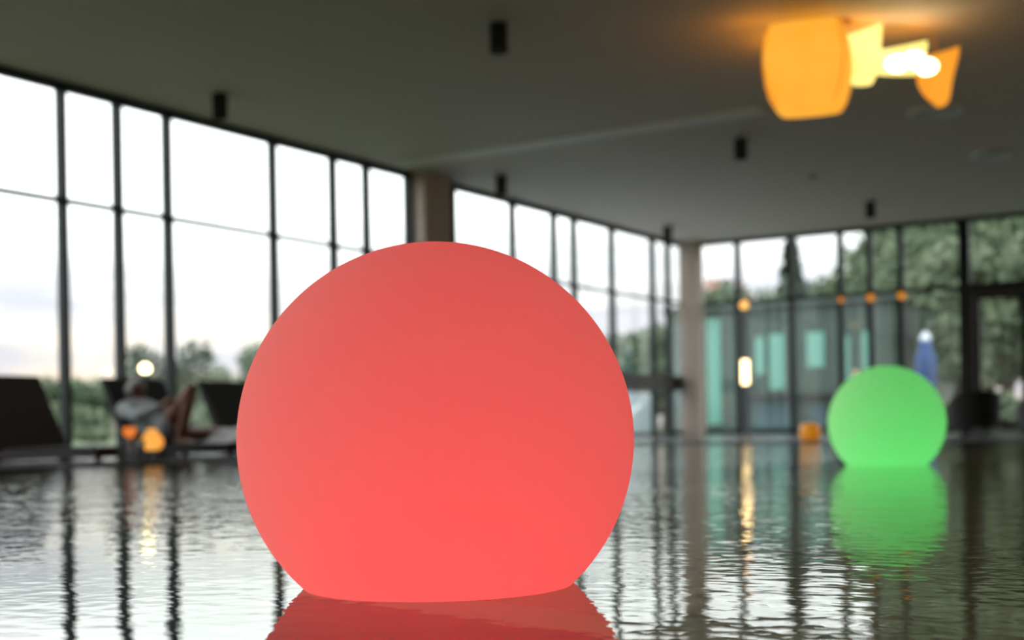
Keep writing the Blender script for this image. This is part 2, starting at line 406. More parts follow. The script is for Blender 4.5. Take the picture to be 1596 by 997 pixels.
# body: square lantern with bulging sides, turned a little
def sq_shade(cx, cy, prof, rot, bev):
    bm = bmesh.new(); rings = []
    for a, z in prof:
        ring = []
        for q in range(4):
            th = rot + math.pi / 2 * q
            for s in (-1, -.5, 0, .5, 1):
                k = (a - bev) if abs(s) == 1 else a * 1.0
                lx, ly = a + (.02 if abs(s) < 1 else -bev * .0), s * (a - bev)
                ring.append(bm.verts.new((cx + lx * math.cos(th) - ly * math.sin(th), cy + lx * math.sin(th) + ly * math.cos(th), z)))
        rings.append(ring)
    n = len(rings[0])
    for p, q in zip(rings, rings[1:]):
        for i in range(n): bm.faces.new((p[i], p[(i+1) % n], q[(i+1) % n], q[i]))
    bm.faces.new(rings[-1]); return bm
link('lamp_shade', sq_shade(0, 0, [(.28, -.08), (.31, -.18), (.328, -.30), (.33, -.42), (.315, -.55), (.285, -.66), (.24, -.74), (.23, -.75)], math.radians(-20), .03), SH, LM, smooth=True)
for q in range(4):
    th = math.radians(-20 + 45 + 90 * q); rb_ = bmesh.new()
    tube(rb_, [(a_ * 1.375 * math.cos(th), a_ * 1.375 * math.sin(th), z_) for a_, z_ in ((.28, -.08), (.31, -.18), (.328, -.30), (.33, -.42), (.315, -.55), (.285, -.66), (.24, -.74))], .007, 6)
    link('edge_shading_rib', rb_, glow_mat('edge_shading_orange', (1.0, .26, .01), .75), LM)  # darker glowing ribs added to draw edge shading on the evenly glowing shade
def leaf(cx, cy, w, z0, z1, curve, rot, fn):
    bm = bmesh.new(); n = 14; m_ = 6; g = []
    for i in range(n + 1):
        t = i / n; hw = w / 2 * fn(t); row = []
        for j in range(m_ + 1):
            s = -1 + 2 * j / m_
            x = s * hw; y = curve * math.sin(math.pi * t) - curve * .5 * s * s
            row.append(bm.verts.new((cx + x * math.cos(rot) - y * math.sin(rot), cy + x * math.sin(rot) + y * math.cos(rot), z0 + (z1 - z0) * t + (0.05 * s if i == 0 else 0))))
        g.append(row)
    for a, b in zip(g, g[1:]):
        for j in range(m_): bm.faces.new((a[j], a[j+1], b[j+1], b[j]))
    r = bmesh.ops.solidify(bm, geom=bm.faces[:], thickness=.006)
    return bm
link('lamp_leaf', leaf(1.06, -.06, .35, -.31, -.76, .10, .15, lambda t: math.sqrt(max(.03, 1 - t ** 2.3))), SH2, LM, smooth=True)
link('lamp_leaf', leaf(.44, -.02, .34, -.10, -.56, .07, -.1, lambda t: 1 - .55 * t ** 3), HOTY, LM, smooth=True)
link('lamp_leaf', leaf(.76, .06, .52, -.22, -.46, .05, .1, lambda t: 1 - .3 * t * t), HOTY, LM, smooth=True)
arm = bmesh.new(); tube(arm, [(.3, .05, -.02), (.75, .03, -.05), (1.05, 0, -.12), (1.07, -.02, -.3)], .008, 8); link('lamp_arm', arm, mat('brass', (.5, .3, .1), .4, 1), LM)
for bx_, bz in ((.74, -.38), (.88, -.35), (.98, -.41)):
    b = bmesh.new(); bmesh.ops.create_uvsphere(b, u_segments=16, v_segments=10, radius=.075)
    for v in b.verts: v.co = Vector((v.co.x * 1.3 + bx_, v.co.y - .02, v.co.z * .9 + bz))
    link('light_bulb', b, HOT, LM, smooth=True)
for lx, ly, lz, e, sz in ((.50, .08, -.20, 4.6, .14), (.95, .16, -.24, 3.4, .16), (-.05, .50, -.20, 5.0, .16), (-.45, .0, -.26, 1.6, .10)):
    l = bpy.data.lights.new('glow_light', 'POINT'); l.energy = e; l.color = (1, .36, .01); l.shadow_soft_size = sz
    lo = bpy.data.objects.new('glow_light', l); C.objects.link(lo); lo.parent = LM; lo.location = (lx, ly, lz)

# ------------------------------------------------------------------ loungers
LROT = 0.0
def make_lounger(wm, label):
    t = empty('sun_lounger', (0, 0, DZ), LROT, label, 'sun lounger', 'wicker sun loungers by the windows')
    W = .75; L_ = 1.62
    bm = bmesh.new(); box(bm, .30, L_, 0, W, .035, .085, bev=.012); link('seat', bm, wm, t)
    bm = bmesh.new()
    pts = [(-.03, .73), (.03, .755), (.40, .12), (.37, .04), (.30, .04)]
    lo = [bm.verts.new((x, 0.0, z)) for x, z in pts]; hi = [bm.verts.new((x, W, z)) for x, z in pts]
    bm.faces.new(lo); bm.faces.new(list(reversed(hi)))
    for i in range(5): bm.faces.new((lo[(i+1) % 5], lo[i], hi[i], hi[(i+1) % 5]))
    bmesh.ops.recalc_face_normals(bm, faces=bm.faces); bmesh.ops.bevel(bm, geom=bm.edges[:], offset=.012, segments=2, affect='EDGES')
    link('backrest', bm, wm, t)
    bm = bmesh.new(); box(bm, .42, L_ - .03, .04, W - .04, .085, .12, bev=.012); link('cushion', bm, CUSH, t)
    for x in (.36, L_ - .06):
        for y in (.04, W - .08): link('leg', B(x, x + .04, y, y + .04, 0, .04), wm, t)
    bm = bmesh.new(); tube(bm, [(.12, W / 2, .55), (.05, W / 2, .25), (.10, W / 2, .02)], .014, 8); tube(bm, [(.10, .08, .02), (.10, W - .08, .02)], .014, 8); link('back_support', bm, BLACK, t)
    return t
a = make_lounger(WICKER_B, 'dark brown wicker lounger at the left edge of the photo'); a.location = (.36, -15.65, DZ)
b = make_lounger(WICKER_D, 'black wicker lounger under the reclining person in a grey robe'); b.location = (.36, -14.18, DZ)
c = copy_tree(b); c.location = (.36, -12.93, DZ); c['label'] = 'black wicker lounger half hidden behind the red ball'

# ------------------------------------------------------------------ reclining person
def limbs(bm, verts, edges, radii):
    """tapered, round-ended limb segments that the voxel remesh melts into one skin"""
    for i, j in edges:
        p, q = Vector(verts[i]), Vector(verts[j]); r0, r1 = radii[i], radii[j]; d = (q - p)
        L0 = d.length; d.normalize(); n = 6; pts = []; rr = []
        for k in range(5): a_ = math.pi / 2 * (1 - k / 5); pts.append(p - d * r0 * math.sin(a_)); rr.append(max(.0008, r0 * math.cos(a_)))
        for k in range(n + 1): pts.append(p + d * L0 * k / n); rr.append(r0 + (r1 - r0) * k / n)
        for k in range(1, 6): a_ = math.pi / 2 * k / 5; pts.append(q + d * r1 * math.sin(a_)); rr.append(max(.0008, r1 * math.cos(a_)))
        tube(bm, pts, rr, 16)
    return bm
def melt(o, vox, it):
    rm = o.modifiers.new('fuse', 'REMESH'); rm.mode = 'VOXEL'; rm.voxel_size = vox; rm.use_smooth_shade = True
    sm = o.modifiers.new('smooth', 'SMOOTH'); sm.iterations = it; sm.factor = .5
    bpy.context.view_layer.update()
    dg = bpy.context.evaluated_depsgraph_get(); me = bpy.data.meshes.new_from_object(o.evaluated_get(dg), depsgraph=dg)
    o.modifiers.clear(); m_ = o.data.materials[0]; o.data = me; me.materials.clear(); me.materials.append(m_)
    for p in me.polygons: p.use_smooth = True
    return o
# local frame: X towards the feet, Y across the lounger, Z up
PR = empty('person', (.40, -13.96, DZ), LROT, 'reclining person with grey hair and a pale grey robe, one knee raised', 'person')
J = {}
V = []; E = []; RD = []
def add(n, p, r, par=None):
    J[n] = len(V); V.append(p); RD.append(r)
    if par: E.append((J[par], J[n]))
add('pelvis', (.56, 0, .22), .135)
add('waist', (.44, 0, .28), .125, 'pelvis')
add('chest', (.30, 0, .38), .14, 'waist')
add('upper', (.22, 0, .46), .12, 'chest')
add('neck', (.19, 0, .51), .052, 'upper')
for s, k in ((-1, 'near'), (1, 'far')):
    add('hip' + k, (.62, s * .085, .21), .09, 'pelvis')
    add('sh' + k, (.22, s * .17, .445), .062, 'upper')
# near leg bent with the knee up, far leg stretched out
add('thigh1', (.83, -.10, .42), .072, 'hipnear'); add('knee1', (1.02, -.11, .615), .054, 'thigh1')
add('calf1', (.95, -.11, .38), .055, 'knee1'); add('ankle1', (.87, -.11, .175), .036, 'calf1'); add('heel1', (.85, -.11, .14), .034, 'ankle1'); add('ball1', (.98, -.11, .132), .030, 'heel1'); add('toe1', (1.06, -.11, .125), .020, 'ball1')
add('thigh2', (.84, .11, .20), .075, 'hipfar'); add('knee2', (1.06, .12, .215), .056, 'thigh2')
add('calf2', (1.22, .12, .19), .055, 'knee2'); add('ankle2', (1.42, .12, .165), .036, 'calf2'); add('heel2', (1.47, .12, .16), .034, 'ankle2'); add('ball2', (1.50, .13, .25), .029, 'heel2'); add('toe2', (1.515, .13, .32), .019, 'ball2')
# arms: near arm reaches to the raised thigh, far arm lies on the belly
add('elb1', (.46, -.23, .38), .040, 'shnear'); add('fore1', (.60, -.20, .43), .036, 'elb1'); add('wr1', (.72, -.16, .48), .026, 'fore1')
add('elb2', (.38, .25, .27), .040, 'shfar'); add('fore2', (.45, .16, .40), .036, 'elb2'); add('wr2', (.52, .07, .46), .026, 'fore2')
for w_, base, d, side in (('1', Vector((.72, -.16, .48)), Vector((.75, .25, .55)), Vector((-.2, 1, .1))), ('2', Vector((.52, .07, .46)), Vector((.85, -.5, -.15)), Vector((.5, .8, 0)))):
    d.normalize(); side.normalize()
    pm = base + d * .055; add('palm' + w_, tuple(pm), .030, 'wr' + w_)
    for i, (off, ln) in enumerate(((-.03, .068), (-.01, .078), (.01, .074), (.03, .058))):
        k0 = pm + d * .035 + side * off; k1 = k0 + d * ln * .5 + Vector((0, 0, -.004)); k2 = k1 + d * ln * .45 + Vector((0, 0, -.022))
        add(f'f{w_}{i}a', tuple(k0), .0105, 'palm' + w_); add(f'f{w_}{i}b', tuple(k1), .009, f'f{w_}{i}a'); add(f'f{w_}{i}c', tuple(k2), .008, f'f{w_}{i}b')
    t0 = base + d * .03 - side * .035; add('t' + w_ + 'a', tuple(t0), .012, 'palm' + w_); add('t' + w_ + 'b', tuple(t0 - side * .02 + d * .035), .010, 't' + w_ + 'a')
# head grows out of the neck in the same mesh, bent forward over the chest
HC = Vector((.178, 0, .615))
hd = bmesh.new(); bmesh.ops.create_uvsphere(hd, u_segments=40, v_segments=28, radius=1)
tilt = Matrix.Rotation(math.radians(28), 3, 'Y')
def head_shape(v):
    x, y, z = v
    sx, sy, sz = .098, .076, .118
    px, py, pz = x * sx, y * sy, z * sz
    if z < 0:                                   # jaw narrows and comes forward
        k = 1 + z * .30; py *= k; px = px * (1 + z * .12) + .012 * -z
    if x > 0:
        for cy in (-.030, .030):                # eye sockets
            d2 = (py - cy) ** 2 + (pz - .006) ** 2; px -= .010 * math.exp(-d2 / .00022)
        d2 = py ** 2 / .00010 + (pz + .018) ** 2 / .00050; px += .024 * math.exp(-d2)   # nose
        d2 = py ** 2 / .00060 + (pz + .055) ** 2 / .00006; px += .007 * math.exp(-d2)   # lips
        d2 = py ** 2 / .0020 + (pz - .028) ** 2 / .00012; px += .006 * math.exp(-d2)    # brow
        d2 = py ** 2 / .0005 + (pz + .092) ** 2 / .0003; px += .010 * math.exp(-d2)     # chin
    return Vector((px, py, pz))
for v in hd.verts: v.co = tilt @ head_shape(v.co) + HC
# ears
for s in (-1, 1):
    r_ = bmesh.ops.create_uvsphere(hd, u_segments=14, v_segments=10, radius=1)
    for v in r_['verts']: v.co = tilt @ Vector((v.co.x * .018 - .005, v.co.y * .009 + s * .076, v.co.z * .031)) + HC
# the head, neck, trunk and limbs melt into a single surface
bm = bmesh.new(); limbs(bm, V, E, RD)
hm = bpy.data.meshes.new('body'); hd.to_mesh(hm); hd.free(); bm.from_mesh(hm)
tube(bm, [(.20, 0, .47), (.185, 0, .53), (.165, 0, .59)], [.062, .052, .055], 16)
bmesh.ops.recalc_face_normals(bm, faces=bm.faces)
body = melt(link('body', bm, SKIN, PR, smooth=True), .0055, 3)
# eyes
for s in (-1, 1):
    e_ = bmesh.new(); bmesh.ops.create_uvsphere(e_, u_segments=14, v_segments=10, radius=.0095)
    for v in e_.verts: v.co = tilt @ (v.co + Vector((.076, s * .030, .006))) + HC
    link('eye', e_, mat('eye', (.10, .07, .05), .2), PR, smooth=True)
# hair
hr = bmesh.new(); bmesh.ops.create_uvsphere(hr, u_segments=40, v_segments=24, radius=1)
random.seed(4)
kill = []
for v in hr.verts:
    x, y, z = v.co
    if x > .35 and z < .62: kill.append(v)
    elif z < -.35 and x > -.2: kill.append(v)
    elif z < -.72: kill.append(v)
    p = head_shape(v.co); n = v.co.normalized()
    v.co = tilt @ (p * 1.0 + n * (.017 + .005 * math.sin(x * 23 + y * 17) * math.cos(z * 19))) + HC
bmesh.ops.delete(hr, geom=kill, context='VERTS')
bmesh.ops.solidify(hr, geom=hr.faces[:], thickness=.012)
link('hair', hr, HAIR, PR, smooth=True)
# robe over torso, sleeves and hips
rv = [(.56, 0, .225), (.44, 0, .28), (.30, 0, .38), (.22, 0, .45), (.20, 0, .47),
      (.22, -.17, .445), (.34, -.205, .41), (.46, -.23, .38), (.60, -.20, .43), (.66, -.18, .45),
      (.22, .17, .445), (.32, .24, .37), (.38, .25, .275), (.45, .16, .40), (.49, .11, .44),
      (.70, -.09, .30), (.72, .095, .215)]
re = [(0,1),(1,2),(2,3),(3,4),(3,5),(5,6),(6,7),(7,8),(8,9),(3,10),(10,11),(11,12),(12,13),(13,14),(0,15),(0,16)]
rr = [.155, .150, .158, .128, .085, .082, .066, .058, .052, .046, .082, .066, .058, .052, .046, .118, .115]
rb_ = bmesh.new(); limbs(rb_, rv, re, rr); bmesh.ops.recalc_face_normals(rb_, faces=rb_.faces)
melt(link('robe', rb_, ROBE, PR, smooth=True), .010, 6)
# towel over the stretched leg: top-level thing lying on the lounger
tw = bmesh.new(); n, m_ = 22, 14; g = []
for i in range(n + 1):
    row = []
    for j in range(m_ + 1):
        x = 1.08 + .50 * i / n; y = -.28 + .58 * j / m_
        d = abs(y - .12)
        z = .125 + .125 * math.exp(-(d / .085) ** 2) + .012 * math.sin(9 * y + 21 * x) * math.sin(13 * x) + .01
        if x > 1.42: z += .10 * math.exp(-(d / .09) ** 2) * (x - 1.42) / .13
        row.append(tw.verts.new((x + .02 * math.sin(y * 8), y, z)))
    g.append(row)
for p, q in zip(g, g[1:]):
    for j in range(m_): tw.faces.new((p[j], q[j], q[j+1], p[j+1]))
bmesh.ops.solidify(tw, geom=tw.faces[:], thickness=.012)
to = link('towel', tw, TOWEL, smooth=True, loc=PR.location); to.rotation_euler = (0, 0, LROT)
tag(to, 'crumpled white towel over the outstretched leg of the reclining person', 'towel')

# ------------------------------------------------------------------ side table, candles, glass
tb = empty('side_table', (2.16, -15.33, DZ), 0, 'low black side table with candles in front of the reclining person', 'side table')
bm = bmesh.new(); box(bm, -.12, .12, -.16, .16, .055, .085, bev=.006); link('table_top', bm, BLACK, tb)
for sx in (-1, 1):
    for sy in (-1, 1): link('leg', B(sx * .10 - .012, sx * .10 + .012, sy * .14 - .012, sy * .14 + .012, 0, .055), BLACK, tb)
link('shelf', B(-.11, .11, -.15, .15, .012, .03), BLACK, tb)
def lantern(loc, s, label, prof, mat_, cat='candle lantern', nm='candle_lantern'):
    t = empty(nm, loc, 0, label, cat, 'glowing candle glasses')
    link('glass', lathe(bmesh.new(), [(r * s, z * s) for r, z in prof], 28, cap=True), mat_, t, smooth=True)
    return t
AM = glow_mat('amber_glass', (1.0, .30, .04), .95, (1.0, .55, .12)); AM2 = glow_mat('red_amber_glass', (.9, .16, .04), .8, (1, .35, .05))
t = lantern((2.19, -15.26, DZ + .085), 1, 'round amber glass candle lantern glowing on the low black table',
        [(.045, 0), (.075, .02), (.092, .06), (.085, .095), (.055, .135), (.035, .16), (.04, .175)], AM)
b_ = bmesh.new(); tube(b_, [(-.04, 0, .17), (-.035, 0, .21), (0, 0, .225), (.035, 0, .21), (.04, 0, .17)], .004, 6); link('carry_handle', b_, BLACK, t)
t = lantern((2.11, -15.42, DZ + .085), 1, 'small reddish glowing candle glass beside the round amber lantern',
        [(.004, .10), (.03, .112), (.05, .135), (.052, .165), (.042, .19)], AM2, nm='candle_glass', cat='candle glass')
link('stem', lathe(bmesh.new(), [(.03, 0), (.032, .006), (.006, .012), (.006, .10)], 20), mat('glass_cup', (.35, .37, .38), .1), t, smooth=True)
gt = empty('drinking_glass', (2.21, -15.40, DZ + .085), 0, 'small clear drinking glass on the low black table', 'drinking glass')
link('glass', lathe(bmesh.new(), [(0, 0), (.028, 0), (.036, .085), (.034, .085), (.026, .006), (0, .006)], 24, cap=False), mat('glass_cup', (.35, .37, .38), .1), gt, smooth=True)
# pole lamp between loungers and window
pl_ = empty('pole_lamp', (.27, -13.55, DZ), 0, 'bright warm globe lamp behind the lounger with the reclining person', 'lamp')
link('pole', lathe(bmesh.new(), [(.07, 0), (.07, .012), (.012, .02), (.012, .79), (.03, .80), (.03, .815)], 20, cap=True), BLACK, pl_)
b_ = bmesh.new(); bmesh.ops.create_uvsphere(b_, u_segments=24, v_segments=16, radius=.055)
for v in b_.verts: v.co.z += .86
link('globe', b_, glow_mat('warm_globe', (1, .80, .42), 7), pl_, smooth=True)

# ------------------------------------------------------------------ far side: standing lamp, amber spots, lantern, chair
sl = empty('standing_lamp', (2.31, -2.88, DZ), 0, 'slim standing lamp with a bright upright tube near the far windows', 'lamp')
link('base', lathe(bmesh.new(), [(.16, 0), (.16, .015), (.03, .03)], 28), mat('lamp_grey', (.12, .13, .17), .4, .3), sl)
link('pole', lathe(bmesh.new(), [(.035, .02), (.035, .84)], 16), mat('lamp_grey', (.12, .13, .17), .4, .3), sl)
link('light_tube', lathe(bmesh.new(), [(.05, .83), (.055, .84), (.055, 1.2), (.05, 1.21)], 20), glow_mat('warm_tube', (1, .70, .34), 6.5), sl, smooth=True)
link('upper_pole', lathe(bmesh.new(), [(.028, 1.2), (.028, 2.04)], 16), mat('lamp_grey', (.12, .13, .17), .4, .3), sl)
b_ = bmesh.new(); bmesh.ops.create_uvsphere(b_, u_segments=18, v_segments=12, radius=.07)
for v in b_.verts: v.co.z += 2.09
link('top_globe', b_, glow_mat('amber_globe', (1, .50, .13), 1.6), sl, smooth=True)
for i, (x, lab) in enumerate(((3.01, 'leftmost of the three small amber reflections on the far window bar'), (3.53, 'middle one of the three small amber reflections on the far window bar'), (4.06, 'rightmost of the three small amber reflections on the far window bar'))):
    t = empty('amber_reflection', (x, -.055, TR - .12), 0, lab, 'lamp reflection', 'amber reflections on the far window bar')  # glowing globes on brackets stand in for amber reflections at the glazing
    link('bracket', B(-.02, .02, -.03, 0, -.02, .02), BLACK, t)
    b_ = bmesh.new(); bmesh.ops.create_uvsphere(b_, u_segments=16, v_segments=10, radius=.062 if i else .045)
    for v in b_.verts: v.co.y -= .08
    link('globe', b_, glow_mat('amber_spot', (1, .36, .03), .75), t, smooth=True)
t = empty('floor_lantern', (5.11, -7.95, DZ), 0, 'squat amber glass lantern standing at the far pool edge', 'lantern')
link('glass', lathe(bmesh.new(), [(.07, 0), (.10, .01), (.118, .05), (.118, .13), (.10, .175), (.075, .19), (.075, .2)], 28), mat('amber_lantern_glass', (.70, .30, .03), .3, emit=(1, .33, .01), estr=.32, noise=.25, nscale=9), t, smooth=True)
b_ = bmesh.new(); tube(b_, [(-.075, 0, .19), (-.06, 0, .25), (0, 0, .275), (.06, 0, .25), (.075, 0, .19)], .004, 6); link('carry_handle', b_, BLACK, t)

def tub_chair(x, y, rz, label, m, s=1):
    t = empty('tub_chair', (x, y, DZ), rz, label, 'chair', 'chairs by the far windows')
    bm = bmesh.new(); n = 20; ri, ro = .27 * s, .33 * s; prev = None; rows = []
    for i in range(n + 1):
        th = math.radians(-20 + 220 * i / n); top = (.36 + .26 * max(0, math.sin(math.radians(180 * i / n))) ** .7) * s
        cs, sn = math.cos(th), math.sin(th)
        rows.append([bm.verts.new(v) for v in ((ri*cs, ri*sn, .12*s), (ro*cs, ro*sn, .12*s), (ro*cs*1.04, ro*sn*1.04, top), (ri*cs*1.04, ri*sn*1.04, top))])
    for a, b in zip(rows, rows[1:]):
        for k in range(4): bm.faces.new((a[k], b[k], b[(k+1) % 4], a[(k+1) % 4]))
    bm.faces.new(list(reversed(rows[0]))); bm.faces.new(rows[-1])
    bmesh.ops.recalc_face_normals(bm, faces=bm.faces)
    link('backrest', bm, m, t)
    link('seat', lathe(bmesh.new(), [(0, .12*s), (.30*s, .12*s), (.31*s, .15*s), (.31*s, .29*s), (.28*s, .32*s), (0, .33*s)], 28, cap=False), CUSH, t, smooth=True)
    for k in range(4):
        a = math.pi / 4 + k * math.pi / 2
        link('leg', B(.2*s*math.cos(a) - .018, .2*s*math.cos(a) + .018, .2*s*math.sin(a) - .018, .2*s*math.sin(a) + .018, 0, .13 * s), BLACK, t)
    return t
tub_chair(6.38, -5.35, 3.6, 'black rounded armchair right of the green ball', WICKER_D, .93)
tub_chair(6.95, -4.1, 3.9, 'grey armchair in front of the dark framed door', mat('grey_weave', (.09, .095, .10), .8, noise=.3, nscale=50), .90)

# ------------------------------------------------------------------ outdoors
bm = bmesh.new(); f = bm.faces.new([bm.verts.new(v) for v in ((-220, -120, -.12), (60, -120, -.12), (60, 260, -.12), (-220, 260, -.12))])
# leave the building's own footprint to the pool: the lawn starts at the glazing
bm.free(); bm = bmesh.new()
for x0, x1, y0, y1 in ((-220, -.16, -120, 260), (-.16, 60, .16, 260)):
    bm.faces.new([bm.verts.new(v) for v in ((x0, y0, -.12), (x1, y0, -.12), (x1, y1, -.12), (x0, y1, -.12))])
struct('ground', bm, GRASS)
struct('terrace', B(-4.9, -.16, -6, 7.2, -.12, -.04), mat('pale_terrace_stone', (.50, .54, .58), .5, noise=.08))
struct('parapet', B(-5.15, -4.95, 1.0, 8.9, -.12, 1.04), mat('pale_render', (.46, .52, .56), .8, noise=.05))
# pale outdoor lounger behind the low window bay
ol = empty('deck_lounger', (-1.85, .75, -.04), .45, 'white outdoor lounger with raised back beyond the low corner pane', 'sun lounger')
WP = mat('white_plastic_outdoor', (.8, .82, .84), .5)
link('seat', B(-1.3, 0, 0, .6, .22, .29, bev=.01), WP, ol)
bm = bmesh.new(); tube(bm, [(0, .05, .27), (.45, .05, .66)], .03, 8); tube(bm, [(0, .55, .27), (.45, .55, .66)], .03, 8)
for k in range(7):
    u = k / 6; tube(bm, [(.45*u, .05, .27+.39*u), (.45*u, .55, .27+.39*u)], .028, 8)
link('backrest', bm, WP, ol)
for x in (-1.2, -.1):
    for y in (.05, .52): link('leg', B(x, x + .04, y, y + .04, 0, .23), WP, ol)

# annex building across the garden
AN = empty('glazed_annex', (0, 9, -.12), 0, 'low glazed annex building with teal windows across the garden', 'building')
link('wall', B(-4.45, 1.35, 0, 6, 0, 3.22), mat('annex_dark_panel', (.04, .068, .056), .35, noise=.3, nscale=1.4), AN)
link('roof', B(-4.6, 1.5, -.25, 6.1, 3.22, 3.36), mat('annex_roof', (.04, .055, .05), .5), AN)
TEAL = mat('teal_glass', (.15, .34, .28), .12, noise=.12, nscale=2)
TEALB = mat('blue_teal_glass', (.065, .125, .15), .12, noise=.15, nscale=2)
for x0, x1, z0, z1, m in ((-3.45, -3.08, .3, 3.05, TEAL), (-4.35, -4.0, .2, 3.1, TEALB), (-2.12, -1.9, 1.55, 2.5, TEAL), (-1.75, -1.36, 1.15, 2.55, TEAL), (-.77, -.34, 1.68, 2.55, TEAL), (.1, .3, 1.2, 2.4, TEAL), (.62, .92, .9, 2.5, TEAL),
                          (-2.2, -1.15, .2, .95, TEALB), (-.8, -.3, .25, .75, TEALB)):
    w_ = link('window', B(x0, x1, -.04, .0, z0, z1), m, AN)
link('canopy', B(-2.4, 1.4, -.5, .0, 1.0, 1.08), mat('annex_roof', (.04, .055, .05), .5), AN)
t = empty('garden_light', (2.05, 7.3, -.12), 0, 'small yellow-green globe light in front of the annex', 'garden light')
link('stem', lathe(bmesh.new(), [(.02, 0), (.02, .80)], 10), BLACK, t)
b_ = bmesh.new(); bmesh.ops.create_uvsphere(b_, u_segments=16, v_segments=10, radius=.11)
for v in b_.verts: v.co.z += .86
link('globe', b_, glow_mat('lime_globe', (.50, .62, .12), .9), t, smooth=True)
# place it on the sight line left of the green ball
t.location = (1.02, 7.3, -.12)

# closed parasol
PB = mat('blue_canvas', (.05, .10, .27), .85, noise=.15, nscale=12)
ps = empty('closed_parasol', (3.34, 4.22, -.12), 0, 'closed blue parasol with a white cap beyond the far windows', 'parasol')
bm = bmesh.new(); rings = []; seg = 32
for r, z in ((.13, .62), (.15, .8), (.17, 1.15), (.19, 1.45), (.17, 1.6), (.12, 1.75), (.095, 1.95), (.05, 2.02)):
    rings.append([bm.verts.new((r * (1 + .13 * math.cos(8 * 2*math.pi*i/seg)) * math.cos(2*math.pi*i/seg), r * (1 + .13 * math.cos(8 * 2*math.pi*i/seg)) * math.sin(2*math.pi*i/seg), z)) for i in range(seg)])
for p, q in zip(rings, rings[1:]):
    for i in range(seg): bm.faces.new((p[i], p[(i+1) % seg], q[(i+1) % seg], q[i]))
link('canopy', bm, PB, ps, smooth=True)
link('cap', lathe(bmesh.new(), [(.105, 1.93), (.085, 2.03), (.03, 2.1), (0, 2.12)], 24, cap=False), mat('white_cap', (.75, .8, .9), .5), ps, smooth=True)
link('pole', lathe(bmesh.new(), [(.03, .03), (.03, 2.0)], 14), mat('lamp_grey', (.12, .13, .17), .4, .3), ps)
link('base', lathe(bmesh.new(), [(.28, 0), (.28, .06), (.05, .09)], 24), mat('stone_base', (.2, .2, .2), .8), ps)

# trees
def leafmat(n, c, k=.35): return mat(n, c, .9, noise=k, nscale=1.3, spec=.2)
LG = [leafmat('leaf_mid_green', (.12, .165, .10)), leafmat('leaf_pale_green', (.165, .205, .13)), leafmat('leaf_dark_green', (.06, .09, .06)), leafmat('leaf_rust', (.42, .22, .16))]
def tree_mesh(seed, h, w, leaf_s, n, style):
    rnd = random.Random(seed)
    cr = bmesh.new()
    lobes = []
    if style == 'pine':
        for k in range(9):
            z = h * (.2 + .78 * k / 8); lobes.append((0, 0, z, w / 2 * (1.05 - k / 8 * .95), h * .07))
    else:
        for k in range(16):
            a = rnd.random() * 6.28; rr_ = rnd.random() ** .6 * w * .34; z = h * (.28 + .6 * rnd.random())
            lobes.append((rr_ * math.cos(a), rr_ * math.sin(a), z, w * .2 * (1.1 - .4 * abs(z / h - .55)), h * .13))
    for i in range(n):
        lx, ly, lz, lr, lh = rnd.choice(lobes)
        d = Vector((rnd.gauss(0, 1), rnd.gauss(0, 1), rnd.gauss(0, 1))).normalized() * (rnd.random() ** .4)
        p = Vector((lx + d.x * lr, ly + d.y * lr, lz + d.z * lh))
        nrm = Vector((rnd.gauss(0, 1), rnd.gauss(0, 1), rnd.gauss(.5, 1))).normalized(); a = nrm.orthogonal().normalized(); b = nrm.cross(a); s = leaf_s * (.6 + .8 * rnd.random())
        cr.faces.new([cr.verts.new(p + a * s), cr.verts.new(p + b * s * .6), cr.verts.new(p - a * s), cr.verts.new(p - b * s * .6)])
    tk = bmesh.new(); tube(tk, [(0, 0, 0), (.02 * h, 0, h * .4), (0, .02 * h, h * .85)], [h * .025, h * .018, h * .006], 8)
    if style != 'pine':
        for lx, ly, lz, _, _ in lobes[:9]: tube(tk, [(.01 * h, 0, lz * .55), (lx * .6, ly * .6, lz * .85), (lx, ly, lz)], [h * .010, h * .007, h * .003], 6)
    return cr, tk
PROTO = {}
def tree(x, y, h, kind, leafm, label, group, rz=0, w=None, nm='tree'):
    key = (kind, leafm.name)
    if key not in PROTO:
        spec = {'round': (11, 1, .95, .032, 1900), 'tall': (23, 1, .62, .026, 2100), 'pine': (5, 1, .42, .024, 2200), 'bush': (31, 1, 1.5, .06, 1500)}[kind]
        cr, tk = tree_mesh(spec[0], spec[1], spec[2], spec[3], spec[4], kind if kind == 'pine' else 'round')
        t = empty(nm, (0, 0, 0)); link('crown', cr, leafm, t); link('trunk', tk, BARK, t); PROTO[key] = t; o = t
    else: o = copy_tree(PROTO[key])
    o.name = nm
    o.location = (x, y, -.14); o.scale = ((w or h), (w or h), h); o.rotation_euler = (0, 0, rz)
    return tag(o, label, 'tree' if kind != 'bush' else 'shrub', group)
def at(px, Y):
    r = (px - 798) / 2050; p = CAM + Y * (FWD + r * RGT); return p.x, p.y
rnd = random.Random(7)
# far tree line beyond the lawn, left
for i in range(26):
    px = -60 + i * 27 + rnd.uniform(-8, 8); Y = rnd.uniform(78, 92); x, y = at(px, Y)
    tree(x, y, rnd.uniform(3.1, 4.1), 'round', LG[i % 2], 'low green tree in the distant line beyond the lawn, seen through the left windows', 'distant trees beyond the lawn', rnd.random() * 6, w=rnd.uniform(4.5, 6))
for px, Y, h, k, lab in ((252, 36, 2.95, 'round', 'young tree rising between two dark window posts behind the globe lamp'),
                         (318, 45, 2.75, 'round', 'rounded tree behind the raised knee of the reclining person'),
                         (395, 42, 3.2, 'round', 'tree half hidden by the left side of the red ball')):
    x, y = at(px, Y); tree(x, y, h, k, LG[0] if px > 300 else LG[2], lab, None, px, w=h * 1.0)
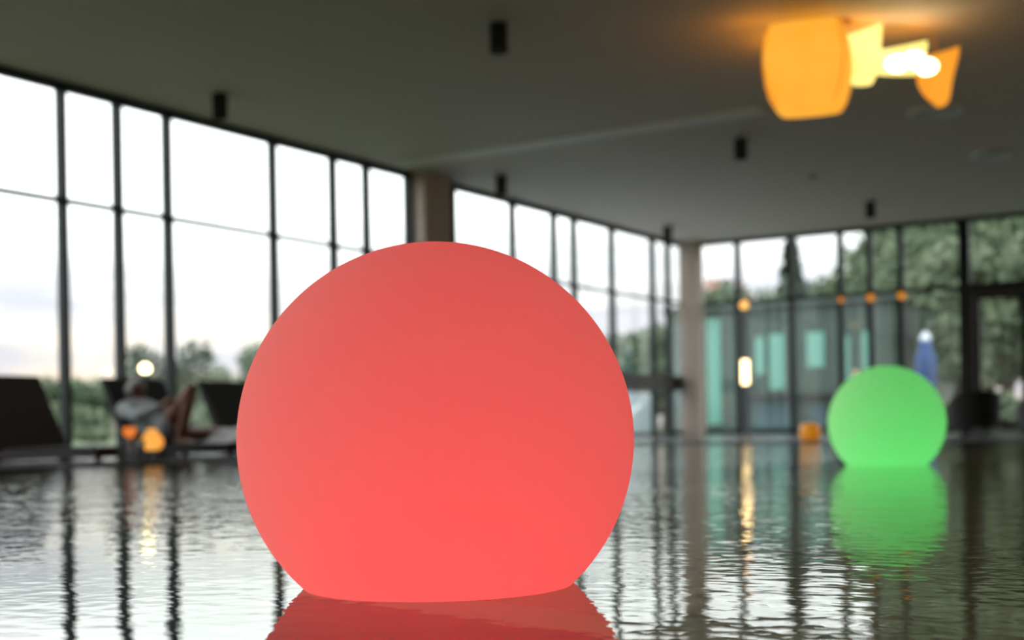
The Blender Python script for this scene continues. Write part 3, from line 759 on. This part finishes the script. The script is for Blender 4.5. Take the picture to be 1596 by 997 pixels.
# shrubs on the lawn seen below the horizon
for px, Y, h, lab in ((30, 30, 1.3, 'leafy shrub outside, hidden mostly by the brown lounger'), (85, 33, 1.2, 'leafy shrub outside between the brown lounger and the first window post'), (145, 28, .95, 'leafy shrub outside between the first and second window posts'), (300, 30, 1.0, 'leafy shrub outside just right of the raised knee'), (335, 32, 1.1, 'leafy shrub outside behind the black lounger by the red ball')):
    x, y = at(px, Y); tree(x, y, h, 'bush', LG[1], lab, None, px, nm='shrub')
# middle group behind the red ball's right shoulder
for i, (px, Y, h, k) in enumerate(((905, 46, 3.6, 'round'), (945, 50, 3.4, 'round'), (985, 44, 4.3, 'tall'), (1015, 48, 4.0, 'round'), (1036, 42, 4.6, 'tall'), (965, 40, 2.9, 'round'), (1005, 38, 2.7, 'round'))):
    h *= .88; x, y = at(px, Y); tree(x, y, h, k, LG[i % 2], 'green tree seen between the red ball and the corner column', 'trees behind the corner windows', i * 1.7, w=h * (1.1 if k == 'tall' else .95))
# forest behind the far wall, rising to the right
spec = [(1112, 50, 6.2, 'tall', 0), (1140, 47, 5.6, 'round', 3), (1165, 52, 5.6, 'tall', 1), (1195, 46, 5.0, 'round', 3), (1215, 50, 5.6, 'round', 0), (1238, 44, 6.7, 'pine', 2), (1262, 50, 4.9, 'round', 2), (1285, 46, 4.9, 'round', 0),
        (1312, 52, 5.9, 'tall', 1), (1340, 46, 5.6, 'round', 0), (1365, 50, 6.4, 'tall', 1), (1392, 45, 6.9, 'tall', 0), (1420, 50, 8.6, 'tall', 1), (1440, 42, 7.4, 'round', 0), (1470, 47, 8.6, 'tall', 1), (1492, 40, 7.4, 'round', 0),
        (1520, 45, 8.2, 'tall', 0), (1548, 40, 6.3, 'tall', 2), (1575, 44, 7.6, 'round', 0), (1605, 38, 7.2, 'tall', 2), (1630, 42, 8.2, 'tall', 0), (1665, 38, 7.4, 'round', 0),
        (1425, 34, 5.5, 'round', 1), (1465, 33, 6.2, 'round', 0), (1500, 32, 5.5, 'tall', 1), (1535, 33, 6.5, 'round', 0), (1570, 31, 6.0, 'round', 1), (1605, 32, 6.4, 'round', 0), (1405, 36, 5.0, 'round', 0),
        (1385, 41, 5.6, 'round', 1), (1330, 42, 5.2, 'round', 0), (1180, 42, 4.2, 'round', 0), (1128, 44, 4.4, 'round', 0)]
for i, (px, Y, h, k, li) in enumerate(spec):
    f_ = 1 + .17 * (i % 4); Y *= f_; h *= f_
    x, y = at(px, Y)
    if k == 'pine': lab, g_ = 'dark pointed conifer above the annex roof', None
    elif li == 3: lab, g_ = ('rust-pink leaved tree just right of the corner column' if px < 1150 else 'rust-pink leaved tree above the bright standing lamp'), None
    elif px < 1400: lab, g_ = 'green tree behind the annex roof', 'trees behind the annex'
    elif px < 1505: lab, g_ = 'green woodland tree rising behind the blue parasol', 'trees behind the parasol'
    else: lab, g_ = 'green woodland tree filling the panes around the dark framed door', 'trees behind the door'
    tree(x, y, h, k, LG[li], lab, g_, i * 2.1, w=h * (.75 if h > 8 else .9))
for i, (px, Y, h, lab) in enumerate(((1565, 28.5, 1.0, 'low green shrub seen through the left door leaf'), (1530, 29, .9, 'low green shrub at the left jamb of the dark framed door'), (1480, 28.5, .8, 'low green shrub right of the blue parasol'), (1596, 28, .8, 'low green shrub at the right edge of the photo'), (1425, 29, .8, 'low green shrub at the foot of the blue parasol, behind the green ball'))):
    x, y = at(px, Y); tree(x, y, h, 'bush', LG[1], lab, None, i, nm='shrub')
bpy.context.view_layer.update()
